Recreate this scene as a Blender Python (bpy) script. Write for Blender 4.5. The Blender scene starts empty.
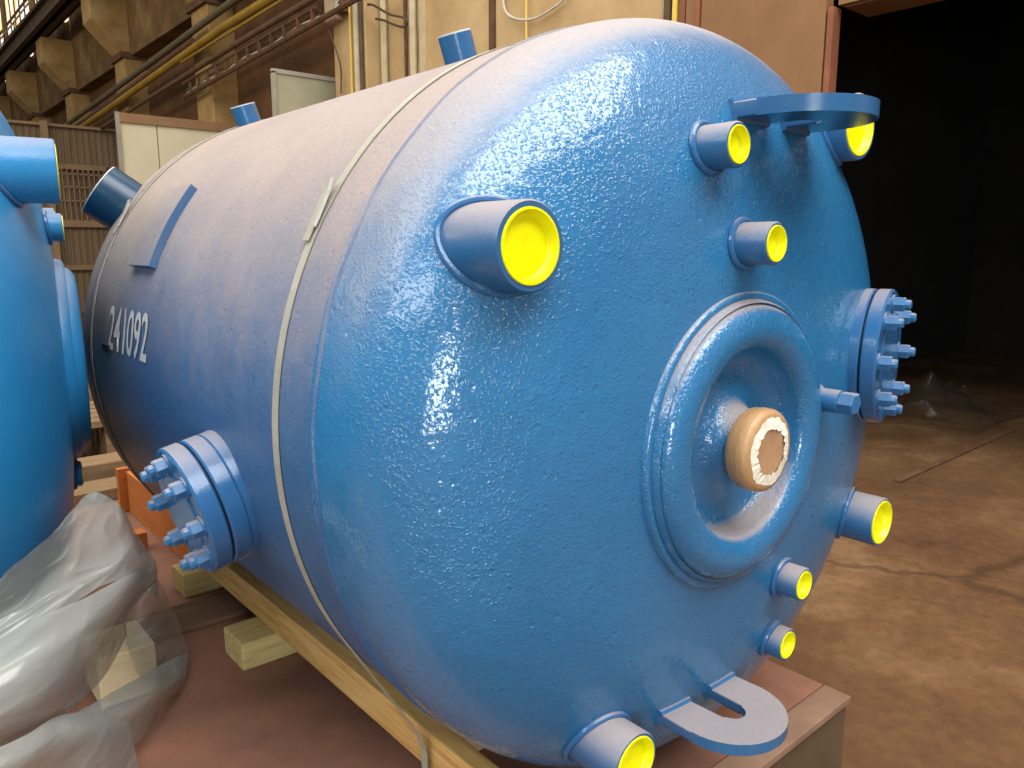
import bpy, bmesh, math, random
from mathutils import Vector, Matrix, noise
rnd = random.Random(7)
sc = bpy.context.scene
COL = sc.collection
ZA = 1.35            # height of the big reactor's axis above the hall floor; all coordinates below are relative to that axis
PI = math.pi

# ------------------------------------------------------------------ camera, world, lights
cam_d = bpy.data.cameras.new('camera'); cam = bpy.data.objects.new('camera', cam_d); COL.objects.link(cam)
cam_d.sensor_width = 36; cam_d.lens = 27.06; cam_d.clip_start = .05; cam_d.clip_end = 200
cam.location = (-1.5561, -1.3122, .401 + ZA)
cam.rotation_euler = (PI/2 - .1761, 0, -.7112)
sc.camera = cam
w = bpy.data.worlds.new('hall_air'); sc.world = w; w.use_nodes = True
w.node_tree.nodes['Background'].inputs[0].default_value = (.94, .95, 1.0, 1)
w.node_tree.nodes['Background'].inputs[1].default_value = .33
sc.view_settings.view_transform = 'Standard'; sc.view_settings.look = 'None'
sc.view_settings.exposure = 0.0; sc.view_settings.gamma = 1.0; sc.view_settings.use_curve_mapping = False

def area(name, loc, target, sx, sy, power, col):
    d = bpy.data.lights.new(name, 'AREA'); d.shape = 'RECTANGLE'; d.size = sx; d.size_y = sy; d.energy = power; d.color = col
    o = bpy.data.objects.new(name, d); COL.objects.link(o)
    o.location = (loc[0], loc[1], loc[2] + ZA)
    o.rotation_euler = (Vector(target) - Vector(loc)).to_track_quat('-Z', 'Y').to_euler()
    return o
# roof skylight behind the photographer, roof skylights down the hall, open gate behind on the left
area('roof_skylight_near', (.8, -5.4, 9.5), (.8, -5.39, 0), 14, 7, 3100, (1, .97, .92))
area('roof_skylight_hall', (-4.5, 5, 10.5), (-4.4, 5, 0), 6, 24, 2300, (1, .93, .82))
area('open_gate_daylight', (-8.5, -11.5, .9), (0, 0, .2), 3.6, 4.0, 620, (.93, .97, 1))
area('side_windows', (-11, -2.5, 6.2), (0, 1, 0), 9, 2.4, 420, (1, .97, .93))
area('side_windows_far', (-11, 17, 6.5), (4.5, 19, 3), 12, 2.6, 700, (1, .86, .64))

# ------------------------------------------------------------------ materials
def new_mat(name):
    m = bpy.data.materials.new(name); m.use_nodes = True
    nt = m.node_tree; return m, nt, nt.nodes['Principled BSDF']
def N(nt, t, **kw):
    n = nt.nodes.new(t)
    for k, v in kw.items(): setattr(n, k, v)
    return n
def noise_node(nt, scale, detail=4, rough=.6, coord='Object', stretch=None):
    tc = N(nt, 'ShaderNodeTexCoord'); nz = N(nt, 'ShaderNodeTexNoise')
    nz.inputs['Scale'].default_value = scale; nz.inputs['Detail'].default_value = detail; nz.inputs['Roughness'].default_value = rough
    if stretch:
        mp = N(nt, 'ShaderNodeMapping'); mp.inputs['Scale'].default_value = stretch
        nt.links.new(tc.outputs[coord], mp.inputs[0]); nt.links.new(mp.outputs[0], nz.inputs['Vector'])
    else: nt.links.new(tc.outputs[coord], nz.inputs['Vector'])
    return nz
def ramp(nt, src, stops):
    r = N(nt, 'ShaderNodeValToRGB'); e = r.color_ramp.elements
    while len(e) < len(stops): e.new(.5)
    for i, (p, c) in enumerate(stops):
        e[i].position = p; e[i].color = (*c, 1) if not isinstance(c, (int, float)) else (c, c, c, 1)
    nt.links.new(src, r.inputs[0]); return r
def bump(nt, b, src, strength, dist=.01, prev=None):
    bp = N(nt, 'ShaderNodeBump'); bp.inputs['Strength'].default_value = strength; bp.inputs['Distance'].default_value = dist
    nt.links.new(src, bp.inputs['Height'])
    if prev: nt.links.new(prev.outputs[0], bp.inputs['Normal'])
    nt.links.new(bp.outputs[0], b.inputs['Normal']); return bp
def mix(nt, fac, a, b_):
    m = N(nt, 'ShaderNodeMix'); m.data_type = 'RGBA'
    for v, i in ((a, 6), (b_, 7)):
        if isinstance(v, tuple): m.inputs[i].default_value = (*v, 1)
        else: nt.links.new(v, m.inputs[i])
    if isinstance(fac, (int, float)): m.inputs[0].default_value = fac
    else: nt.links.new(fac, m.inputs[0])
    return m
def math_node(nt, op, a, b_=None, c=None):
    m = N(nt, 'ShaderNodeMath'); m.operation = op
    for i, v in enumerate((a, b_, c)):
        if v is None: continue
        if isinstance(v, (int, float)): m.inputs[i].default_value = v
        else: nt.links.new(v, m.inputs[i])
    return m

def noisy(name, c1, c2, scale=4, rough=.8, bmp=.2, metal=0, stretch=None, bdist=.01, spec=.3, c3=None):
    m, nt, b = new_mat(name)
    nz = noise_node(nt, scale, 5, .65, stretch=stretch)
    st = [(.3, c1), (.7, c2)] if c3 is None else [(.28, c1), (.5, c2), (.72, c3)]
    r = ramp(nt, nz.outputs['Fac'], st)
    nt.links.new(r.outputs[0], b.inputs['Base Color'])
    b.inputs['Roughness'].default_value = rough; b.inputs['Metallic'].default_value = metal
    b.inputs['Specular IOR Level'].default_value = spec
    if bmp: bump(nt, b, nz.outputs['Fac'], bmp, bdist)
    return m

def blue_paint(name, lo, hi, dust_max, rough, bmp, base=((.019, .138, .315), (.024, .165, .36)), pits=True, steep=0., spec=.5, rear_grey_y=None):
    """glossy blue enamel; dust has settled where the surface looks upward"""
    m, nt, b = new_mat(name)
    nz = noise_node(nt, 3, 3)
    r = ramp(nt, nz.outputs['Fac'], [(.3, base[0]), (.7, base[1])])
    geo = N(nt, 'ShaderNodeNewGeometry'); sp = N(nt, 'ShaderNodeSeparateXYZ'); nt.links.new(geo.outputs['Normal'], sp.inputs[0])
    n2 = noise_node(nt, 7, 8, .75)
    j = math_node(nt, 'MULTIPLY_ADD', n2.outputs['Fac'], .5, -.25)
    y2 = math_node(nt, 'MULTIPLY', sp.outputs['Y'], sp.outputs['Y'])
    zz = math_node(nt, 'MULTIPLY_ADD', y2.outputs[0], -steep, sp.outputs['Z'])
    s = math_node(nt, 'ADD', zz.outputs[0], j.outputs[0])
    mr = N(nt, 'ShaderNodeMapRange'); mr.interpolation_type = 'SMOOTHSTEP'
    mr.inputs[1].default_value = lo; mr.inputs[2].default_value = hi; mr.inputs[3].default_value = 0; mr.inputs[4].default_value = dust_max
    nt.links.new(s.outputs[0], mr.inputs[0])
    fine = noise_node(nt, 90, 4, .8)
    speck = ramp(nt, fine.outputs['Fac'], [(.25, .75), (.6, 1.0)])
    d = math_node(nt, 'MULTIPLY', mr.outputs[0], speck.outputs[0])
    n3 = noise_node(nt, 2.2, 4)
    dc = ramp(nt, n3.outputs['Fac'], [(.3, (.33, .265, .225)), (.7, (.40, .315, .26))])
    base_col = r.outputs[0]
    if rear_grey_y:   # grey grime mixed with a painted-in dark reflection, rear part of the shell
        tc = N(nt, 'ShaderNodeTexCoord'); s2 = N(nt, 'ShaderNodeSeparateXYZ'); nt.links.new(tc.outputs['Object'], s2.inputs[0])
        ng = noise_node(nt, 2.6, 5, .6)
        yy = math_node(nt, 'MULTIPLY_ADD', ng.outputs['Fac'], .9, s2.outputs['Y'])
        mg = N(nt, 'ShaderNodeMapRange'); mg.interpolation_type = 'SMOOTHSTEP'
        for i_, v_ in zip((1, 2, 3, 4), (rear_grey_y[0], rear_grey_y[1], .22, .80)): mg.inputs[i_].default_value = v_
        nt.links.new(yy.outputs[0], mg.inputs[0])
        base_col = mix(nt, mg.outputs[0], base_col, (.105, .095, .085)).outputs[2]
    mx = mix(nt, d.outputs[0], base_col, dc.outputs[0])
    nt.links.new(mx.outputs[2], b.inputs['Base Color'])
    rr = math_node(nt, 'MULTIPLY_ADD', mr.outputs[0], .75, rough)
    rr.use_clamp = True
    nt.links.new(rr.outputs[0], b.inputs['Roughness'])
    b.inputs['Specular IOR Level'].default_value = spec
    peel = noise_node(nt, 34, 3, .55)
    bp = bump(nt, b, peel.outputs['Fac'], bmp*.5, .008)
    grit = noise_node(nt, 165, 2, .5)
    gr = ramp(nt, grit.outputs['Fac'], [(.52, 0.), (.74, 1.)])
    bp = bump(nt, b, gr.outputs[0], bmp*.75, .0035, bp)
    if pits:
        tc = N(nt, 'ShaderNodeTexCoord'); vo = N(nt, 'ShaderNodeTexVoronoi'); vo.inputs['Scale'].default_value = 24
        nt.links.new(tc.outputs['Object'], vo.inputs['Vector'])
        pr = ramp(nt, vo.outputs['Distance'], [(.06, 0.), (.2, 1.)])
        bump(nt, b, pr.outputs[0], .22, .006, bp)
    return m

M = {}
M['head_paint'] = blue_paint('blue_head_paint', .08, .82, .8, .10, .5, steep=.62, spec=.85)
M['shell_paint'] = blue_paint('blue_shell_paint', -.10, .75, .9, .36, .34, base=((.014, .10, .27), (.018, .125, .32)), rear_grey_y=(.45, 1.15))
M['blue'] = blue_paint('blue_fitting_paint', .55, 1.05, .62, .16, .10, pits=False, base=((.024, .108, .265), (.03, .13, .305)))
M['blue_nozzle'] = blue_paint('blue_nozzle_paint', -.1, 1.0, .74, .2, .06, pits=False, base=((.022, .104, .25), (.028, .125, .285)))
M['blue2'] = blue_paint('light_blue_tank_paint', .2, 1.0, .45, .34, .2, base=((.014, .18, .42), (.018, .21, .47)), pits=False)
M['blue_shaded'] = blue_paint('shaded_blue_nozzle', .7, 1.4, .3, .3, .05, pits=False, base=((.008, .045, .10), (.010, .06, .125)))  # shade on the rear stub, put into a darker blue base
M['bolt'] = blue_paint('blue_bolt_paint', .3, 1.1, .75, .22, .05, base=((.03, .14, .32), (.04, .17, .37)), pits=False)
M['gasket'] = noisy('dark_gasket', (.006, .008, .012), (.015, .018, .022), 20, .7, 0)
m, nt, b = new_mat('yellow_plastic'); M['yellow'] = m
nz = noise_node(nt, 9, 3); r = ramp(nt, nz.outputs['Fac'], [(.3, (.80, .80, .0)), (.7, (.90, .88, .0))])
nt.links.new(r.outputs[0], b.inputs['Base Color']); b.inputs['Roughness'].default_value = .35
b.inputs['Subsurface Weight'].default_value = .0
M['open_pipe'] = noisy('dark_pipe_bore', (.005, .01, .02), (.012, .02, .03), 8, .6, 0)
M['white_rim'] = noisy('pale_rim', (.45, .5, .52), (.6, .62, .62), 20, .6, 0)
M['tape'] = noisy('brown_packing_tape', (.40, .235, .105), (.50, .31, .15), 16, .3, .3, stretch=(1, 14, 1), spec=.5)
M['card'] = noisy('brown_card', (.36, .21, .11), (.42, .26, .14), 30, .9, .1)
M['wrap'] = noisy('white_wrap', (.72, .66, .52), (.92, .88, .78), 30, .5, .4)
M['strap'] = noisy('galvanised_strap', (.32, .31, .25), (.42, .40, .33), 10, .5, .1, metal=.1)
M['strap_bright'] = noisy('bright_strap_edge', (.75, .75, .72), (.9, .9, .88), 30, .25, .3, metal=.6)
M['stencil'] = noisy('white_stencil_paint', (.46, .46, .44), (.62, .62, .60), 40, .8, .1)
M['timber'] = noisy('yellow_pine', (.40, .22, .06), (.58, .36, .12), 6, .7, .25, stretch=(9, .7, 9), c3=(.70, .47, .19))
M['timber_cross'] = noisy('pale_green_pine', (.42, .30, .10), (.60, .47, .20), 6, .75, .25, stretch=(.7, 9, 9), c3=(.68, .56, .26))
M['timber_orange'] = noisy('orange_brown_wood', (.42, .13, .025), (.56, .2, .045), 5, .65, .2, stretch=(6, .8, 6))  # orange brown wood tone with stretched grain
M['timber_deck'] = noisy('brown_board', (.13, .07, .04), (.2, .115, .07), 5, .8, .2, stretch=(1, 6, 6))
M['timber_grey'] = noisy('weathered_board', (.16, .10, .05), (.27, .18, .1), 5, .85, .3, stretch=(1, 6, 6))
M['offcut'] = noisy('offcut_wood', (.72, .58, .33), (.85, .73, .46), 6, .8, .2, stretch=(1, 8, 8))
M['deck'] = noisy('red_primed_steel_deck', (.20, .092, .062), (.265, .13, .09), 3.2, .6, .12, c3=(.36, .165, .095))
M['deck_edge'] = noisy('worn_steel_edge', (.19, .11, .075), (.29, .185, .125), 6, .6, .3)
M['deck_side'] = noisy('dull_steel_side', (.085, .055, .03), (.13, .085, .05), 4, .75, .2)
M['concrete'] = noisy('warm_concrete', (.24, .14, .05), (.37, .235, .09), 1.6, .9, .3, c3=(.46, .32, .145))
M['concrete_dark'] = noisy('dark_brown_concrete', (.075, .042, .017), (.17, .10, .04), 1.1, .95, .3, c3=(.30, .19, .08))  # darker brown concrete for spandrels, lintels and the far wall
M['infill'] = noisy('brown_infill', (.085, .04, .017), (.16, .08, .034), 1.5, .95, .2)
M['wall_near'] = noisy('ochre_wall', (.34, .225, .10), (.45, .31, .15), 1.1, .9, .15, c3=(.52, .38, .20))
M['gate'] = noisy('brown_gate_paint', (.20, .10, .042), (.25, .13, .056), 1.8, .6, .08)
M['gate_frame'] = noisy('red_brown_frame', (.20, .07, .035), (.28, .105, .055), 4, .6, .1)
M['beam_steel'] = noisy('grimy_steel', (.06, .04, .022), (.12, .08, .045), 4, .7, .2)
M['rust_steel'] = noisy('rusty_steel', (.075, .036, .02), (.15, .075, .038), 6, .8, .2)
M['yellow_pipe'] = noisy('yellow_pipe_paint', (.24, .145, .012), (.34, .21, .02), 3, .5, .05)
M['green_pipe'] = noisy('drab_green_pipe', (.09, .075, .035), (.13, .11, .055), 5, .6, .1)
M['yellow_line'] = noisy('yellow_rope', (.66, .46, .08), (.78, .56, .12), 10, .6, 0)
M['pale_conduit'] = noisy('pale_conduit', (.42, .36, .22), (.55, .47, .3), 6, .6, .1)
M['clad'] = noisy('brown_cladding', (.19, .13, .075), (.27, .19, .115), 2, .7, .1, stretch=(5, 1, .4))
M['clad_rail'] = noisy('tan_rail', (.27, .175, .095), (.36, .245, .145), 3, .7, .1)
M['cream'] = noisy('cream_sheet', (.66, .60, .42), (.74, .68, .49), 1.3, .5, .05)
M['cream_edge'] = noisy('grey_sheet_edge', (.30, .27, .22), (.40, .36, .30), 5, .5, .1)
M['band_shadow'] = noisy('tan_shadow_strip', (.27, .155, .075), (.33, .2, .1), 2, .6, .1)
M['green_sheet'] = noisy('grey_green_sheet', (.30, .28, .19), (.42, .41, .28), 1.0, .6, .1)
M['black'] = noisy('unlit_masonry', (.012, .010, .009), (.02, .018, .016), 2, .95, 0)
M['enamel_grey'] = noisy('grey_box_enamel', (.32, .24, .15), (.42, .32, .2), 5, .6, .1)
M['fitting'] = noisy('pale_fitting', (.42, .40, .33), (.55, .53, .45), 9, .5, .1)

# floor: trodden brown concrete with scattered lighter patches
m, nt, b = new_mat('brown_hall_floor'); M['floor'] = m
nz = noise_node(nt, .9, 7, .62); r = ramp(nt, nz.outputs['Fac'], [(.30, (.078, .036, .016)), (.5, (.13, .066, .028)), (.70, (.24, .145, .072))])
n2 = noise_node(nt, 14, 6, .7); r2 = ramp(nt, n2.outputs['Fac'], [(.3, .72), (.7, 1.15)])
mm = N(nt, 'ShaderNodeMix'); mm.data_type = 'RGBA'; mm.blend_type = 'MULTIPLY'; mm.inputs[0].default_value = 1
nt.links.new(r.outputs[0], mm.inputs[6]); nt.links.new(r2.outputs[0], mm.inputs[7]); 
vo = N(nt, 'ShaderNodeTexVoronoi'); vo.feature = 'DISTANCE_TO_EDGE'; vo.inputs['Scale'].default_value = .3
tcf = N(nt, 'ShaderNodeTexCoord'); wob = noise_node(nt, 2.5, 4); wm = N(nt, 'ShaderNodeVectorMath'); wm.operation = 'MULTIPLY_ADD'
wm.inputs[1].default_value = (.35, .35, 0); nt.links.new(wob.outputs['Color'], wm.inputs[0]); nt.links.new(tcf.outputs['Object'], wm.inputs[2]); nt.links.new(wm.outputs[0], vo.inputs['Vector'])
ck = ramp(nt, vo.outputs['Distance'], [(.003, .6), (.010, 1.)])
m3 = N(nt, 'ShaderNodeMix'); m3.data_type = 'RGBA'; m3.blend_type = 'MULTIPLY'; m3.inputs[0].default_value = 1
nt.links.new(mm.outputs[2], m3.inputs[6]); nt.links.new(ck.outputs[0], m3.inputs[7]); nt.links.new(m3.outputs[2], b.inputs['Base Color'])
b.inputs['Roughness'].default_value = .75; b.inputs['Specular IOR Level'].default_value = .25
bump(nt, b, n2.outputs['Fac'], .35, .01)

# translucent film
def film(name, alpha, col, rough):
    m, nt, b = new_mat(name)
    nz = noise_node(nt, 2.3, 4, .6)
    r = ramp(nt, nz.outputs['Fac'], [(.3, tuple(c*.85 for c in col)), (.7, col)])
    nt.links.new(r.outputs[0], b.inputs['Base Color'])
    ra = ramp(nt, nz.outputs['Fac'], [(.3, alpha - .06), (.7, alpha + .06)])
    nt.links.new(ra.outputs[0], b.inputs['Alpha'])
    b.inputs['Roughness'].default_value = rough; b.inputs['Specular IOR Level'].default_value = .6
    n2 = noise_node(nt, 7, 3, .5, stretch=(1, 1, 2)); bump(nt, b, n2.outputs['Fac'], .25, .03)
    return m
M['film'] = film('plastic_film', .74, (.39, .41, .385), .16)
M['film_thin'] = film('single_plastic_film', .42, (.34, .35, .32), .17)
M['film_far'] = film('dirty_plastic_film', .3, (.045, .04, .034), .3)
# daylight seen through dirty clerestory glass
m, nt, b = new_mat('clerestory_daylight'); M['pane'] = m
nz = noise_node(nt, 1.2, 3); r = ramp(nt, nz.outputs['Fac'], [(.42, (.75, .5, .2)), (.58, (1, .95, .85))])
nt.links.new(r.outputs[0], b.inputs['Emission Color']); b.inputs['Emission Strength'].default_value = 1.6
b.inputs['Base Color'].default_value = (.3, .3, .3, 1); b.inputs['Roughness'].default_value = .2

# ------------------------------------------------------------------ object helpers
BASE = {}
def world_base(o): return BASE.get(o.name, Vector((0, 0, 0)))
def thing(name, label, cat, base, group=None):
    o = bpy.data.objects.new(name, None); COL.objects.link(o); o.empty_display_size = .1
    o.location = (base[0], base[1], base[2] + ZA); BASE[o.name] = Vector(base)
    o['label'] = label; o['category'] = cat
    if group: o['group'] = group
    return o
def tag(o, label, cat, group=None, kind=None):
    if label: o['label'] = label
    if cat: o['category'] = cat
    if group: o['group'] = group
    if kind: o['kind'] = kind
    return o
def obj(name, bm, mat, parent=None, smooth=False, base=None, label=None, angle=40):
    """link a bmesh given in hall coordinates as one mesh object; a top-level one keeps its origin at its own base"""
    if parent is not None: base = world_base(parent)
    elif base is None:
        xs = [v.co for v in bm.verts]
        base = Vector((sum(v.x for v in xs)/len(xs), sum(v.y for v in xs)/len(xs), min(v.z for v in xs)))
    base = Vector(base)
    bmesh.ops.recalc_face_normals(bm, faces=bm.faces[:]) if getattr(bm, 'fix', True) is True and name not in KEEP else None
    me = bpy.data.meshes.new(name)
    for v in bm.verts: v.co -= base
    bm.to_mesh(me); bm.free()
    if mat: me.materials.append(M[mat])
    if smooth:
        for p in me.polygons: p.use_smooth = True
        try: me.set_sharp_from_angle(angle=math.radians(angle))
        except Exception: pass
    o = bpy.data.objects.new(name, me); COL.objects.link(o)
    if parent is not None: o.parent = parent
    else: o.location = (base.x, base.y, base.z + ZA)
    BASE[o.name] = base
    if label: o['label'] = label
    return o
KEEP = set()
def struct(name, bm, mat, smooth=False):
    o = obj(name, bm, mat, None, smooth); o['kind'] = 'structure'; return o

def BM(): return bmesh.new()
def box(bm, x0, x1, y0, y1, z0, z1, bev=0):
    vs = [bm.verts.new((x, y, z)) for x in (x0, x1) for y in (y0, y1) for z in (z0, z1)]
    fs = [(0, 1, 3, 2), (4, 6, 7, 5), (0, 4, 5, 1), (2, 3, 7, 6), (0, 2, 6, 4), (1, 5, 7, 3)]
    fc = [bm.faces.new([vs[i] for i in f]) for f in fs]
    if bev:
        es = list({e for f in fc for e in f.edges})
        bmesh.ops.bevel(bm, geom=es, offset=bev, segments=2, affect='EDGES', profile=.6)
    return bm
def frame_of(d):
    d = Vector(d).normalized(); a = Vector((0, 0, 1)) if abs(d.z) < .9 else Vector((1, 0, 0))
    u = d.cross(a).normalized(); return d, u, d.cross(u)
def lathe(bm, c, d, prof, seg=48, close_start=False, close_end=False, phase=0):
    """revolve profile [(distance along d, radius)] about the axis c + t d"""
    c = Vector(c); d, u, v = frame_of(d); rings = []
    for t, r in prof:
        rings.append([bm.verts.new(c + d*t + (u*math.cos(a) + v*math.sin(a))*r) for a in [2*PI*k/seg + phase for k in range(seg)]])
    for A, B in zip(rings, rings[1:]):
        for k in range(seg): bm.faces.new((A[k], A[(k+1) % seg], B[(k+1) % seg], B[k]))
    if close_start: bm.faces.new(rings[0][::-1])
    if close_end: bm.faces.new(rings[-1])
    return bm
def tube(bm, pts, r, seg=8, closed=False):
    pts = [Vector(p) for p in pts]; rings = []; n = len(pts); prev = None
    for i, p in enumerate(pts):
        if closed: t = pts[(i+1) % n] - pts[i-1]
        else: t = pts[min(i+1, n-1)] - pts[max(i-1, 0)]
        t.normalize()
        if prev is None: _, u, v = frame_of(t)
        else:
            u = (prev - t*prev.dot(t)).normalized(); v = t.cross(u)
        prev = u
        rr = r[i] if isinstance(r, (list, tuple)) else r
        rings.append([bm.verts.new(p + (u*math.cos(2*PI*k/seg) + v*math.sin(2*PI*k/seg))*rr) for k in range(seg)])
    rg = range(n if closed else n-1)
    for i in rg:
        A, B = rings[i], rings[(i+1) % n]
        for k in range(seg): bm.faces.new((A[k], A[(k+1) % seg], B[(k+1) % seg], B[k]))
    if not closed: bm.faces.new(rings[0][::-1]); bm.faces.new(rings[-1])
    return bm
def ribbon(bm, pts, outs, width_dir, width, thick):
    """flat band through pts; outs = outward direction per point"""
    wd = Vector(width_dir)*width/2; rows = []
    for p, o in zip(pts, outs):
        p = Vector(p); o = Vector(o).normalized()
        rows.append([bm.verts.new(p - wd), bm.verts.new(p + wd), bm.verts.new(p + wd + o*thick), bm.verts.new(p - wd + o*thick)])
    for A, B in zip(rows, rows[1:]):
        for k in range(4): bm.faces.new((A[k], A[(k+1) % 4], B[(k+1) % 4], B[k]))
    bm.faces.new(rows[0][::-1]); bm.faces.new(rows[-1]); return bm
def prism(bm, poly, d0, d1, axis):
    """extrude a polygon given in the two other axes along `axis` between d0 and d1"""
    def P(a, b_, d): return {'x': (d, a, b_), 'y': (a, d, b_), 'z': (a, b_, d)}[axis]
    A = [bm.verts.new(P(a, b_, d0)) for a, b_ in poly]; B = [bm.verts.new(P(a, b_, d1)) for a, b_ in poly]
    bm.faces.new(A); bm.faces.new(B[::-1]); n = len(poly)
    for i in range(n): bm.faces.new((A[i], B[i], B[(i+1) % n], A[(i+1) % n]))
    return bm

# ------------------------------------------------------------------ the hall
X0 = 4.6; FZ = -ZA
bm = BM(); box(bm, -22, 16, -16, 54, FZ - .2, FZ); struct('floor', bm, 'floor')
# near, flush part of the right wall, then the recessed bays
bm = BM(); box(bm, X0, X0 + .4, 3.58, 8.6, FZ, 9.6); box(bm, X0 + .3, X0 + .6, 8.6, 52, FZ, 5.9); struct('wall_right', bm, 'wall_near')
bm = BM(); box(bm, X0, X0 + .4, -16, 1.86, 2.24, 9.6); box(bm, X0, X0 + .4, -16, -4, FZ, 2.24); box(bm, X0 + .02, X0 + .4, 1.86, 3.6, 3.4, 9.6); struct('wall_gateway', bm, 'gate')
bm = BM(); box(bm, -22, X0 + .3, 52, 52.4, FZ, 10); struct('wall_far', bm, 'concrete_dark')
# vertical joints of the wall panels, each a shallow strip
for i, y in enumerate((6.17, 7.62)):
    bm = BM(); box(bm, X0 - .03, X0 + .01, y - .05, y + .05, FZ, 9.6); struct('trim_%d' % (i + 1), bm, 'rust_steel' if i == 0 else 'pale_conduit')
# dark room behind the gateway
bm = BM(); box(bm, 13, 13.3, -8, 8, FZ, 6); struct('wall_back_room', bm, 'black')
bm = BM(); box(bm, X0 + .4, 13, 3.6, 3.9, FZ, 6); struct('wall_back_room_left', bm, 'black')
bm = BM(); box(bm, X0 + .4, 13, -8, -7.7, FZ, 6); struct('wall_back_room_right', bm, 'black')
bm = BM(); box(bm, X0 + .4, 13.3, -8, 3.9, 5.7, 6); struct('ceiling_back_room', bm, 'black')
# brown sliding gate and its frame
g = thing('door_1', 'tall brown painted steel sliding gate left of the black doorway', 'gate', (X0 - .06, 2.55, FZ)); g['kind'] = 'structure'
del g['category']; del g['label']
bm = BM(); box(bm, X0 - .1, X0 + .02, 1.96, 3.14, FZ + .02, 3.4, .01); obj('gate_panel', bm, 'gate', g)
bm = BM(); box(bm, X0 - .1, X0 + .02, 1.895, 1.945, FZ + .02, 2.24, .005); obj('gate_edge', bm, 'gate_frame', g)
bm = BM(); box(bm, X0 - .06, X0 + .02, 1.2, 1.88, 2.25, 2.33); obj('gate_stop', bm, 'gate', g)
bm = BM(); box(bm, X0 - .11, X0 + .02, 3.15, 3.2, FZ, 3.4); obj('frame_post', bm, 'gate_frame', g)
bm = BM(); box(bm, X0 - .09, X0 + .02, 3.21, 3.31, FZ, 3.4); obj('frame_post', bm, 'gate', g)
bm = BM(); box(bm, X0 - .05, X0 + .02, 3.35, 3.42, FZ, 3.4); obj('frame_post', bm, 'gate_frame', g)
bm = BM(); box(bm, X0 - .05, X0 + .02, 3.45, 3.50, FZ, 3.4); obj('frame_post', bm, 'yellow_line', g)
bm = BM(); box(bm, X0 - .05, X0 - .002, 3.53, 3.6, FZ, 3.4); obj('frame_post', bm, 'beam_steel', g)
# spandrel walls above the bays, infill below, clerestory windows
YC = [9.05, 14.85, 20.55, 26.3, 32.0, 37.7, 43.4]
for i, (a, b_) in enumerate(zip(YC, YC[1:])):
    bm = BM(); box(bm, X0 - .15, X0 + .3, a + .45, b_ - .45, 5.05, 7.2); struct('trim_%d' % (10 + i), bm, 'concrete_dark')
    bm = BM(); box(bm, X0 + .2, X0 + .32, a + .45, b_ - .45, 2.6 + .3*(i % 2), 5.05); struct('trim_%d' % (20 + i), bm, 'infill')
    bm = BM(); box(bm, X0 + .05, X0 + .3, a + .45, b_ - .45, 10.3, 10.8); struct('trim_%d' % (30 + i), bm, 'concrete_dark')
    wn = thing('window_%d' % (i + 1), '', '', (X0 + .1, (a + b_)/2, 7.5)); wn['kind'] = 'structure'; del wn['label']; del wn['category']
    bm = BM()
    for z in (7.24, 8.2, 9.25, 10.25): box(bm, X0 + .02, X0 + .12, a + .45, b_ - .45, z - .04, z + .05)
    nn = 5
    for k in range(nn + 1):
        y = a + .45 + (b_ - a - .9)*k/nn; box(bm, X0 + .02, X0 + .12, y - .04, y + .04, 7.2, 10.3)
    obj('window_frame', bm, 'rust_steel', wn)
    for k in range(nn):
        for zz in ((7.3, 8.15), (8.26, 9.2), (9.31, 10.2)):
            ya = a + .45 + (b_ - a - .9)*k/nn
            bm = BM(); box(bm, X0 + .06, X0 + .08, ya + .04, ya + (b_ - a - .9)/nn - .04, *zz); obj('pane', bm, 'pane', wn)
# columns with flared corbels
ordn = ['nearest the brown gate', 'second along the wall, behind the pipes', 'third along the wall, above the cream enclosure', 'fourth along the wall, above the cladding', 'fifth along the wall, mostly behind the blue vessel on the left', 'sixth along the wall in the far corner', 'last and farthest along the wall']
for i, y in enumerate(YC):
    t = thing('concrete_column', 'ochre concrete column with flared corbel, ' + ordn[i], 'column', (X0, y, FZ), 'concrete columns along the right wall')
    bm = BM(); box(bm, X0 - .3, X0 + .32, y - .45, y + .45, FZ, 5.2, .02); obj('shaft', bm, 'wall_near' if i == 0 else 'concrete', t)
    bm = BM(); prism(bm, [(X0 + .3, 5.12), (X0 - .32, 5.12), (X0 - .95, 5.8), (X0 - .95, 6.48), (X0 + .3, 6.48)], y - .42, y + .42, 'y'); obj('corbel', bm, 'concrete', t)
    bm = BM(); box(bm, X0 - .38, X0 + .1, y - .53, y + .53, 4.98, 5.12); obj('steel_collar', bm, 'rust_steel', t)
    bm = BM(); box(bm, X0 + .0, X0 + .32, y - .4, y + .4, 6.5, 10.8); obj('upper_shaft', bm, 'concrete', t)
# crane girder with walkway rail on the corbels
t = thing('crane_girder', 'grimy steel crane girder with railed walkway resting on the column corbels', 'girder', (3.55, 28, 6.5))
bm = BM(); box(bm, 3.5, 3.62, 8, 50, 6.5, 7.0); obj('web', bm, 'beam_steel', t)
bm = BM(); box(bm, 3.36, 3.78, 8, 50, 6.5, 6.56); obj('flange', bm, 'beam_steel', t)
bm = BM(); box(bm, 3.36, 3.78, 8, 50, 6.98, 7.04); obj('flange', bm, 'beam_steel', t)
bm = BM(); box(bm, 3.52, 3.6, 8, 50, 7.04, 7.12); obj('crane_rail', bm, 'fitting', t)
bm = BM(); box(bm, 3.78, 4.3, 8, 50, 7.0, 7.04); obj('walkway', bm, 'rust_steel', t)
bm = BM(); tube(bm, [(3.85, 8, 7.95), (3.85, 50, 7.95)], .03, 6); obj('handrail', bm, 'fitting', t)
bm = BM(); tube(bm, [(3.85, 8, 7.5), (3.85, 50, 7.9)], .02, 6); obj('handrail', bm, 'rust_steel', t)
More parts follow.
